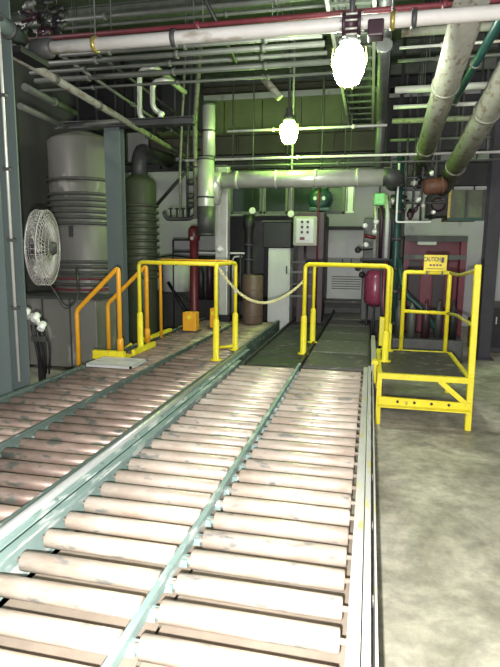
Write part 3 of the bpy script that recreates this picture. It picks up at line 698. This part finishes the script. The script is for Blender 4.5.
T, a, c, d, f = pbox('wall_panelling', 'dark grey steel panelling behind the ribbed tank', 'panel', (16, 118, 124, 330), 11.2, .3, m_tank, True)
for k in range(5):
    x = a + (c - a) * (k + .5) / 5; MB().box((x - .02, 11.17, 0), (x + .02, 11.2, f)).build('seam_strip', m_dgrey, T)
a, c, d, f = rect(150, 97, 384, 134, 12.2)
T = thing('green_glow_panel', 'added panel coloured with the green lamp glow high on the back wall', 'panel', ((a + c) / 2, 12.3, d))
m_greenglow = mat('green_glow_colour', (0.24, 0.30, 0.12), 0.6, 0.0, (0.14, 0.18, 0.07), 0.9, 2, 0.05)  # added panel, green lamp glow on the upper wall painted as its colour
for k in range(6): MB().box((a + (c - a) * k / 6 + .01, 12.28, d), (a + (c - a) * (k + 1) / 6 - .01, 12.38, min(f, H - .03)), .004).build('panel', m_greenglow, T)

T, a, c, d, f = pbox('machine_enclosure', 'black machine enclosure behind the skid of upright bottles', 'machine', (196, 256, 231, 325), 10.2, .3, m_dark, True)
MB().box((a + .05, 10.18, .4), (c - .05, 10.2, f - .1), .005).build('panel', m_dgrey, T)

# glazed screen
Y = 9.6
T = thing('glazed_screen', 'row of framed overhead window panels hanging below the silver duct', 'screen', (-1.2, Y, 2.3))
for x0, x1, mm in ((231, 262, m_glass), (264, 288, m_glass), (292, 315, m_glass), (319, 345, m_glass2)):
    a, c, d, f = rect(x0, 185, x1, 214, Y)
    fr = MB().box((a, Y - .03, d), (c, Y + .03, d + .04)).box((a, Y - .03, f - .04), (c, Y + .03, f)).box((a, Y - .03, d), (a + .04, Y + .03, f)).box((c - .04, Y - .03, d), (c, Y + .03, f)).build('window_frame', m_pipeg, T)
    MB().box((a + .04, Y - .005, d + .04), (c - .04, Y + .005, f - .04)).build('pane', mm, fr)
a, c, d, f = rect(231, 185, 345, 214, Y)
MB().box((a, Y - .05, f), (c, Y + .05, f + .08)).build('head_rail', m_dgrey, T)
for x in (a + .03, (a + c) / 2, c - .03): MB().tube([(x, Y, f + .05), (x, Y, H)], .015, 6).build('hanger_rod', m_dgrey, T)
T, a, c, d, f = pbox('white_panel', 'narrow bright white upright panel right of the overhead window panels', 'panel', (346, 184, 355, 213), 9.6, .06, m_white)
MB().tube([(a + .05, 9.63, f), (a + .05, 9.63, H)], .012, 6).build('hanger_rod', m_dgrey, T)
for i, x in enumerate((a + .02, c - .02)): MB().box((x - .01, 9.59, d + .03), (x + .01, 9.6, f - .03)).build('rib', m_pipeg, T)
T, a, c, d, f = pbox('green_box', 'small box coloured green for its green light under the right end of the silver duct', 'box', (374, 193, 385, 205), 8.5, .12, m_greenbox)  # green light put into the plain box colour
MB().tube([((a + c) / 2, 8.56, f), ((a + c) / 2, 8.56, 3.6)], .012, 6).build('conduit', m_dgrey, T)
MB().box((a + .02, 8.49, d + .02), (c - .02, 8.5, f - .02)).build('cover', m_greenbox, T)
# teal pump with two round eyes
a, c, d, f = rect(309, 186, 331, 212, 9.2); cx = (a + c) / 2; cz = (d + f) / 2
T = thing('teal_motor', 'round dark teal motor hanging under the duct, above the control box', 'motor', (cx, 9.2, cz))
MB().lathe([(.10, -.15), (.18, -.12), (.20, 0), (.20, .22), (.14, .30)], (cx, 9.25, cz), (0, 1, 0), 20).build('housing', m_teal, T)
for dx in (-.07, .07): MB().lathe([(.032, 0), (.032, .02)], (cx + dx, 9.09, cz), (0, -1, 0), 12).build('port_cap', m_silver, T)
MB().box((cx - .12, 9.15, cz + .17), (cx + .12, 9.45, cz + .22)).tube([(cx, 9.3, cz + .2), (cx, 9.3, H)], .02, 8).build('hanger', m_dgrey, T)
MB().box((cx - .17, 9.12, cz - .20), (cx + .17, 9.2, cz - .14), .01).build('foot', m_teal, T)

# two white float globes on rods
for px, py, y_top, lb in ((252.5, 211, 180, 'small pale round gauge hanging left, above the black upright pump'), (291, 214, 185, 'small pale yellow round gauge hanging left of the control box')):
    p = at(px, py, 9.0)
    T = thing('round_gauge', lb, 'gauge', p, 'round gauges below the silver duct')
    MB().lathe([(.05, -.03), (.058, -.02), (.058, .02), (.05, .03)], p, (0, -1, .1), 16).build('dial', m_pipe, T)
    MB().tube([p, (p.x, 9.0, H)], .018 if px > 270 else .010, 8).build('stem', m_beige if px > 270 else m_dgrey, T)
    MB().lathe([(.062, -.02), (.066, 0), (.062, .016)], p, (0, -1, .1), 16).build('bezel', m_dgrey, T)

# control box on maroon pillar
T, a, c, d, f = pbox('machine_pillar', 'dark maroon machine pillar behind the beige push-button box', 'machine', (297, 212, 323, 320), 9.0, .35, m_plum, True)
for k, py in enumerate((262, 272, 284, 296)):
    z = at(305, py, 9.0).z; MB().box((a - .1, 8.94, z - .02), (c - .1, 9.0, z + .02)).build('shelf_bar', m_pipeg if k % 2 else m_dgrey, T)
MB().tube([(c - .1, 8.96, .5), (c - .1, 8.96, f + .3), (c - .1, 9.3, f + .5)], .016, 8, .1).build('riser_pipe', m_redv, T)
a, c, d, f = rect(293, 216, 317, 246, 8.8)
T = thing('control_box', 'beige rounded push-button box with dark buttons above the guard frame', 'control box', ((a + c) / 2, 8.8, d))
MB().box((a, 8.8, d), (c, 8.98, f), .03).build('enclosure', m_beige, T)
cv = MB().box((a + .055, 8.785, d + .05), (c - .055, 8.80, f - .04), .006).build('cover', m_ltgrey, T)
W_, H_ = c - a, f - d
for i in range(2):
    for j in range(3):
        p = (a + W_ * (.38 + .24 * i), 8.785, d + H_ * (.80 - .17 * j)); MB().cyl(p, (p[0], 8.765, p[2]), .022, 10).build('button', m_black, T)
MB().box((a + W_ * .3, 8.775, d + H_ * .2), (a + W_ * .5, 8.785, d + H_ * .3)).build('name_tag', m_redv, T)
MB().cyl((a + W_ * .62, 8.785, d + H_ * .25), (a + W_ * .62, 8.76, d + H_ * .25), .028, 12).build('selector', m_silver, T)
MB().tube([((a + c) / 2, 8.9, d), ((a + c) / 2, 8.9, d - .2), ((a + c) / 2 + .08, 8.9, d - .3)], .02, 8, .05).build('cable', m_black, T)

# black display + light cabinet
T, a, c, d, f = pbox('cabinet', 'light grey upright cabinet beneath the black display box', 'cabinet', (268, 248, 290, 302), 9.4, .4, m_ltgrey, True)
MB().box((a + .03, 9.385, .35), (c - .03, 9.40, f - .04)).build('door', m_ltgrey, T)
MB().box((c - .07, 9.36, 1.2), (c - .05, 9.385, 1.34)).build('handle', m_dark, T)
T, a, c, d, f = pbox('display_box', 'square black display box on top of the light grey cabinet', 'display', (263, 222, 291, 247.5), 9.35, .35, m_black)
MB().box((a - .02, 9.33, f), (c + .02, 9.7, f + .03)).build('top_cover', m_dgrey, T)
MB().box((a + .04, 9.34, d + .05), (c - .04, 9.35, f - .05)).build('screen', m_black, T)
# black pump column + brown drum
p = at(249, 215, 8.9); 
T = thing('upright_pump', 'tall black upright pump left of the light grey cabinet', 'pump', (p.x, 8.9, 0))
MB().lathe([(.16, 0), (.16, .5), (.10, .55), (.10, 1.0), (.075, 1.05), (.075, p.z - .25), (.10, p.z - .2), (.10, p.z)], (p.x, 8.9, 0), (0, 0, 1), 18).build('barrel', m_dark, T)
for z in (1.2, 1.45, 1.7): MB().lathe([(.08, -.02), (.105, -.015), (.105, .015), (.08, .02)], (p.x, 8.9, z), (0, 0, 1), 16).build('clamp_ring', m_dgrey, T)
MB().tube([(p.x - .1, 8.85, 1.5), (p.x - .25, 8.8, 1.5), (p.x - .25, 8.8, .5)], .02, 8, .08).build('side_pipe', m_silver, T)
p = at(253, 275, 8.2)
T = thing('drum', 'dull brown drum standing behind the hanging chain', 'drum', (p.x, 8.2, 0))
MB().lathe([(.16, .455), (.165, .475), (.165, p.z - .02), (.15, p.z)], (p.x, 8.2, 0), (0, 0, 1), 20).build('shell', m_brown, T)
for z in (.6, .8, 1.0): MB().lathe([(.163, -.012), (.174, 0), (.163, .012)], (p.x, 8.2, z), (0, 0, 1), 20).build('hoop', m_brown, T)

# dark skid behind the left frame
T = thing('pump_skid', 'black pump skid with upright bottles behind the left guard frame', 'machine', (-2.2, 9.0, 0))
a, c, d, f = rect(194, 272, 243, 320, 8.8)
MB().box((a, 8.8, .0), (c, 9.3, .75), .02).build('base', m_dark, T)
for k, px in enumerate((199, 208, 216, 225, 237)):
    p = at(px, (268, 262, 266, 276, 270)[k], 8.85)
    MB().lathe([(.06, .75), (.06, p.z - .1), (.03, p.z - .04), (.03, p.z)], (p.x, 8.95, 0), (0, 0, 1), 12).build('bottle', (m_dark, m_plum, m_dgrey, m_dark, m_plum)[k], T)
z = at(218, 253, 8.8).z
MB().tube([(a, 8.8, z), (c + .02, 8.8, z)], .016, 8).build('white_pipe', m_white, T, label='thin white pipe along the top')
for x in (a + .05, c - .05): MB().tube([(x, 8.8, .7), (x, 8.8, z)], .014, 6).build('upright', m_dgrey, T)
p = at(216, 300, 8.6); MB().ball((p.x, 8.78, 1.0), .05).build('knob', m_silver, T)

# red hydrant style valve on the left
a, c, d, f = rect(188, 226, 200, 262, 8.4); cx = (a + c) / 2
T = thing('red_valve', 'dark red upright valve pipe left of the pale upright duct', 'valve', (cx, 8.4, 0))
MB().lathe([(.08, 0), (.08, .5), (.07, .52), (.07, f - .25), (.095, f - .22), (.095, f - .06), (.05, f)], (cx, 8.4, 0), (0, 0, 1), 16).build('barrel', m_redv, T)
MB().cyl((cx, 8.4, f - .14), (cx + .2, 8.35, f - .10), .05, 12).build('outlet', m_redv, T)
MB().cyl((cx, 8.29, f - .2), (cx, 8.31, f - .2), .03, 10).build('cap', m_silver, T)
# manifold
z = at(180, 219, 8.6).z; a = at(164, 219, 8.6).x; c = at(196, 219, 8.6).x
T = thing('valve_manifold', 'dark pipe manifold with hand wheels against the pale wall at left', 'valve', ((a + c) / 2, 8.6, z))
MB().tube([(a, 8.6, z + .12), (a + .05, 8.6, z), (c - .1, 8.6, z), (c, 8.6, z + .08)], .035, 10, .08).build('header', m_dgrey, T)
for k in range(4):
    x = a + .12 + k * .11
    MB().tube([(x, 8.6, z), (x, 8.6, z + .16)], .014, 6).lathe([(.04, 0), (.045, .008), (.04, .016)], (x, 8.6, z + .16), (0, 0, 1), 12).build('hand_wheel', m_dark, T)
for px, yt in ((180, 166), (187, 160), (195, 120)):
    p = at(px, yt, 8.6); MB().tube([(p.x, 8.6, z), (p.x, 8.6, p.z), (p.x + .1, 8.7, H)], .022 if px < 190 else .04, 8, .08).build('riser', (m_pipeo if px != 187 else m_dgrey), T)
for py in (182, 196, 205):
    p = at(188, py, 8.55); MB().lathe([(.05, -.05), (.07, -.02), (.07, .02), (.05, .05)], (p.x + .04, 8.58, p.z), (0, 0, 1), 12).build('coupling', m_dgrey, T)
pipe('diagonal_strut', 'dark strut slanting down to the floor behind the orange stair posts', [tuple(at(168, 282, 9.2)), tuple(at(192, 322, 9.2))], .03, m_dark, 0, ())
pipe('diagonal_brace', 'thin dark diagonal brace against the pale wall on the left', [tuple(at(155, 207, 9.5)), tuple(at(188, 170, 9.5)), tuple(at(188, 140, 9.5))], .03, m_dgrey, 0, ())
a, c, d, f = rect(173, 240, 191, 252, 9.0)
T = thing('wall_bracket', 'dark open pipe bracket left of the red valve pipe', 'bracket', (a, 9.0, d))
MB().tube([(c, 9.0, f), (a, 9.0, f), (a, 9.0, d), (c, 9.0, d)], .016, 6, .03).build('frame', m_dark, T)
MB().tube([(a, 9.0, 0), (a, 9.0, f)], .014, 6).build('support', m_dark, T)
MB().tube([(a - .3, 9.0, d - .1), (a, 9.0, d - .06), (c, 9.0, d - .1)], .014, 6, .1).build('hose', m_dark, T)
# ground clutter behind stair
T = thing('ground_machine', 'low dark machine on the floor behind the orange stair', 'machine', (-3.4, 9.6, 0))
a, c, d, f = rect(150, 278, 200, 330, 9.8)
MB().box((a, 9.8, 0), (c, 10.5, .8), .03).build('body', m_dgrey, T)
MB().lathe([(.28, 0), (.28, .5), (.2, .6)], ((a + c) / 2, 9.9, .8), (0, 0, 1), 18).build('dome', m_ltgrey, T)
MB().tube([(a + .1, 9.75, 1.3), ((a + c) / 2, 9.7, .9), (c, 9.7, .5)], .025, 8, .2).build('hose', m_dark, T)

# grey panels on the back wall (right of pillar)
T, a, c, d, f = pbox('wall_cabinet', 'large light grey double cabinet against the back wall, right of the maroon pillar', 'cabinet', (325, 230, 369, 302), 11.4, .9, m_ltgrey, True)
MB().box((a - .03, 11.36, f), (c + .5, 12.35, f + .07)).build('cornice', m_dark, T)
for i in range(2):
    w_ = (c - a) / 2
    dr = MB().box((a + w_ * i + .02, 11.38, .75), (a + w_ * (i + 1) - .02, 11.40, f - .25), .003).build('door', m_ltgrey, T)
    MB().box((a + w_ + (-.10 if i == 0 else .08), 11.36, 1.3), (a + w_ + (-.08 if i == 0 else .10), 11.38, 1.45)).build('handle', m_dgrey, dr)
for k in range(6): MB().box((a + .15, 11.375, .82 + k * .05), (c - .15, 11.385, .84 + k * .05)).build('louvre', m_pipeg, T)
T, a, c, d, f = pbox('tool_bench', 'low black bench at the far end of the steel deck', 'bench', (318, 303, 380, 330), 10.8, .45, m_dark, True)
MB().box((a - .05, 10.75, f), (c + .05, 11.3, f + .04), .005).build('top', m_deck2, T)
MB().box((a + .1, 10.78, f - .22), (a + .9, 10.8, f - .1)).build('drawer', m_dgrey, T)

# magenta tank & machine cluster
p = at(376, 270, 8.6)
T = thing('pressure_tank', 'shiny magenta red upright tank behind the right guard frame', 'tank', (p.x, 8.6, 0))
zt = p.z; zb = at(376, 303, 8.6).z
MB().lathe([(.06, zb - .06), (.15, zb), (.17, zb + .06), (.17, zt - .1), (.13, zt - .02), (.05, zt)], (p.x, 8.6, 0), (0, 0, 1), 22).build('shell', m_mag, T)
for i in range(3):
    a = 2 * PI * i / 3 + .5; MB().tube([(p.x + .13 * math.cos(a), 8.6 + .13 * math.sin(a), 0), (p.x + .13 * math.cos(a), 8.6 + .13 * math.sin(a), zb + .1)], .018, 6).build('leg', m_dark, T)
a, c, d, f = rect(362, 214, 392, 262, 8.7)
T = thing('valve_station', 'dark upright filter machine with pale gauges above the magenta tank', 'machine', ((a + c) / 2, 8.8, 0))
MB().box((a + .02, 8.9, .48), (c, 9.3, f - .05), .02).build('cabinet', m_dgrey, T)
for k in range(4):
    x = a + .2 + k * .09; MB().tube([(x, 8.8, d + .05), (x, 8.8, f), (x - .03, 9.0, f + .3)], .032, 10, .08).build('tube', (m_silver, m_plum, m_ltgrey, m_dark)[k], T)
for px, py in ((365, 226), (376, 222), (374.5, 232), (366, 245)):
    q_ = at(px, py, 8.65); MB().lathe([(.03, 0), (.042, .01), (.042, .03), (.02, .05)], q_, (0, -1, .2), 12).build('gauge', m_white, T)
q_ = at(368, 237, 8.65); MB().tube([q_ + Vector((-.06, 0, .02)), q_ + Vector((.12, 0, -.01))], .03, 10).build('red_valve_body', m_redv, T, label='red valve body')
MB().box((a - .02, 8.7, d), (c - .02, 8.9, d + .06), .01).build('tray', m_dark, T)
for px, py in ((358, 268), (362, 275), (358, 250)):
    q_ = at(px, py, 8.7); MB().lathe([(.02, -.03), (.05, -.02), (.05, .02), (.02, .03)], q_, (.3, -1, 0), 10).tube([q_, q_ + Vector((.25, .15, .02))], .014, 6).build('hand_wheel', m_dark, T)
# pipe stack at px 395-402
p = at(398.5, 200, 8.5)
T = thing('standpipe', 'dark green-black standpipe between the guard frame and maroon booth', 'pipe', (p.x, 8.5, 0))
MB().tube([(p.x, 8.5, 0), (p.x, 8.5, 3.0)], .055, 12).build('run', m_teal, T)
for z in (.5, 1.0, 1.35, 1.8, 2.2, 2.6): MB().lathe([(.06, -.03), (.08, -.02), (.08, .02), (.06, .03)], (p.x, 8.5, z), (0, 0, 1), 12).build('coupling', m_dgrey, T)
z = at(410, 222, 8.4).z; x1 = at(431, 222, 8.4).x
MB().tube([(p.x - .02, 8.42, 2.9), (p.x - .02, 8.42, z), (x1, 8.42, z)], .016, 8, .03).build('white_line', m_white, T, label='thin white line bent at a right angle')
MB().tube([(p.x + .05, 8.4, 1.5), (p.x + .12, 8.3, 1.0), (p.x + .45, 8.2, .75), (p.x + .75, 8.3, .25)], .04, 10, .2).build('hose', m_teal, T)
for k in range(3): MB().tube([(p.x - .1 - k * .05, 8.45, 1.45), (p.x - .13 - k * .03, 8.4, .9), (p.x - .1, 8.4, .4)], .018, 6, .1).build('cable', (m_dark, m_mag, m_dgrey)[k], T)
# valve cluster
T = thing('valve_cluster', 'jumble of small bright valves where the right-hand insulated pipes end', 'valve', (.6, 8.6, 2.3))
rnd = random.Random(3)
for k in range(26):
    px = rnd.uniform(392, 436); py = rnd.uniform(172, 218); q_ = at(px, py, 8.5 + rnd.uniform(-.1, .4))
    ax = Vector((rnd.choice((0, 1)), rnd.choice((0, 1)), rnd.choice((0, 1)))) + Vector((.01, 0, .02))
    mm = rnd.choice((m_dark, m_dgrey, m_silver, m_dgrey, m_plum, m_white, m_dark))
    h_ = rnd.uniform(.04, .10); r_ = rnd.uniform(.025, .05)
    MB().lathe([(r_ * .6, -h_), (r_ * .6, -h_ * .4), (r_, -h_ * .35), (r_, h_ * .35), (r_ * .6, h_ * .4), (r_ * .6, h_)], q_, ax, 10).build('fitting', mm, T)
for px in (404, 412, 420, 428):
    q_ = at(px, 222 - (px % 3) * 4, 8.6); MB().tube([q_, (q_.x, 8.6, 3.3)], .018, 6).build('riser', m_dgrey, T)
for py in (178, 190, 203):
    q_ = at(394, py, 8.6); MB().tube([q_, (q_.x + .75, 8.6, q_.z)], .02, 6).build('header', m_dgrey, T)
q_ = at(435, 186, 8.4)
T = thing('motor_valve', 'rusty orange motor valve under the end of the mottled insulated pipe', 'valve', q_)
MB().lathe([(.07, -.17), (.11, -.14), (.12, 0), (.11, .12), (.06, .17)], q_, (1, 0, .1), 16).build('housing', mat('rusty_orange', (.16, .06, .035), .6), T)
for dx in (-.1, 0, .1): MB().lathe([(.115, -.01), (.135, 0), (.115, .01)], q_ + Vector((dx, 0, dx * .1)), (1, 0, .1), 16).build('fin', m_brown, T)
MB().tube([q_, (q_.x, q_.y, 3.5)], .03, 8).build('riser', m_dgrey, T)

# maroon booth and right wall items
a, c, d, f = rect(402, 236, 464, 344, 10.3); 
T = thing('maroon_booth', 'large maroon booth with a lighter header band behind the caution sign', 'booth', ((a + c) / 2, 10.8, 0))
MB().box((a, 10.5, 0), (c, 11.2, f)).build('back_body', m_maroon, T)
for x in (a, c - .10): MB().box((x, 10.3, 0), (x + .10, 10.5, f)).build('post', m_maroon, T)
MB().box((a, 10.28, f - .10), (c, 10.5, f)).build('header', m_dgrey, T)
MB().box((a, 10.27, f - .42), (c, 10.5, f - .34)).build('header_band', m_pipeg, T)
for i in range(4):
    w_ = (c - a - .2) / 4; MB().box((a + .1 + w_ * i + .01, 10.46, .1), (a + .1 + w_ * (i + 1) - .01, 10.5, f - .45), .006).build('door_panel', m_maroon if i % 2 else m_plum, T)
q_ = at(427, 243, 10.3)
MB().box((q_.x - .17, 10.3, q_.z - .04), (q_.x + .17, 10.45, q_.z + .04), .02).build('light_fixture', m_ltgrey, T, label='pale unlit light fixture')
T, a, c, d, f = pbox('duct_box', 'olive glazed overhead box near the black column on the right', 'duct', (449, 190, 484, 219), 9.6, .9, m_olive)
for x in (a, (a + c) / 2, c): MB().box((x - .02, 9.57, d), (x + .02, 9.6, f)).build('rib', m_brass if x == a else m_dgrey, T)
MB().box((a - .02, 9.56, d - .03), (c + .02, 9.6, d + .02)).build('lower_edge', m_teal, T)
for x in (a + .1, c - .1): MB().tube([(x, 10, f), (x, 10, H)], .012, 6).build('hanger_rod', m_dgrey, T)
T, a, c, d, f = pbox('fan_housing', 'black square housing left of the olive glazed overhead box', 'housing', (429, 193, 448, 216), 9.5, .7, m_dark)
MB().tube([((a + c) / 2, 9.8, f), ((a + c) / 2, 9.8, H)], .02, 6).build('hanger_rod', m_dgrey, T)
MB().lathe([(.11, 0), (.12, .02), (.08, .03)], ((a + c) / 2, 9.5, (d + f) / 2), (0, -1, 0), 16).build('inlet_ring', m_plum, T)
T, a, c, d, f = pbox('yellow_crate', 'dim yellow crate on the floor near the black column', 'crate', (472, 320, 488, 342), 9.4, .4, m_brass, True)
MB().box((a - .01, 9.38, f - .05), (c + .01, 9.82, f), .004).build('rim', m_brown, T)
T, a, c, d, f = pbox('dark_cabinet', 'low dark cabinet on the floor right of the black column', 'cabinet', (488, 305, 530, 350), 9.2, .7, m_dgrey, True)
MB().box((a + .05, 9.18, .08), (c - .05, 9.2, f - .05), .004).build('door', m_dark, T)
MB().box((a + .1, 9.16, f * .6), (a + .12, 9.18, f * .75)).build('handle', m_silver, T)
T = thing('floor_machine', 'squat dark machine with steel bottles on the floor behind the step platform', 'machine', (.9, 8.4, 0))
MB().box((.35, 8.0, 0), (1.35, 8.7, .35), .02).build('base', m_dgrey, T)
for k in range(5):
    x = .45 + k * .19; MB().lathe([(.06, .35), (.06, .75), (.025, .82), (.025, .9)], (x, 8.15 + .1 * (k % 2), 0), (0, 0, 1), 12).build('bottle', (m_dgrey, m_pipeg, m_plum, m_dgrey, m_dark)[k], T)

# left upper clutter : valve bank and pipe behind the column
T = thing('ceiling_clutter', 'dark tangle of fittings high in the upper left corner', 'fitting', (-3.0, 5, 3.9))
rnd = random.Random(5)
for k in range(22):
    q_ = at(rnd.uniform(22, 62), rnd.uniform(2, 40), 5 + rnd.uniform(-.2, .5)); r_ = rnd.uniform(.02, .045)
    MB().lathe([(r_ * .6, -.08), (r_ * .6, -.03), (r_, -.028), (r_, .028), (r_ * .6, .03), (r_ * .6, .08)], q_, Vector((rnd.random(), rnd.random() - .5, rnd.random())), 8).build('fitting', rnd.choice((m_dark, m_dgrey, m_dark, m_plum, m_pipeg)), T)
MB().tube([at(20, 12, 5.1), at(64, 30, 5.4)], .02, 6).tube([at(30, 0, 5.1), at(52, 42, 5.4)], .02, 6).build('link_pipe', m_dark, T)
pipe('column_pipe', 'fat green-grey pipe end bolted high on the left edge column', [tuple(at(-15, 12, 3.75)), tuple(at(22, 40, 4.25))], .06, m_greend, 0, (.6,), m_dgrey)
T = thing('junction_collar', 'dark clamp where the white overhead pipe meets the left edge column', 'clamp', (-2.95, 4.35, pz1))
MB().lathe([(.06, -.10), (.08, -.08), (.08, .08), (.06, .1)], (-2.85, 4.4, pz1), (1, 0, 0), 16).build('ring', m_dgrey, T)
MB().box((-3.0, 4.11, pz1 - .12), (-2.86, 4.5, pz1 - .07)).build('bracket', m_dark, T)
# ceiling brace
pipe('ceiling_brace', 'dark diagonal brace crossing the conduits near the top centre', [tuple(at(203, -5, 5.5)), tuple(at(236, 62, 6.2))], .02, m_dark, 0, ())
pipe('ceiling_brace', 'pale green flat diagonal brace left of the green lamp', [tuple(at(262, 76, 7.4)), tuple(at(280, 98, 7.4))], .05, m_pipeo, 0, ())
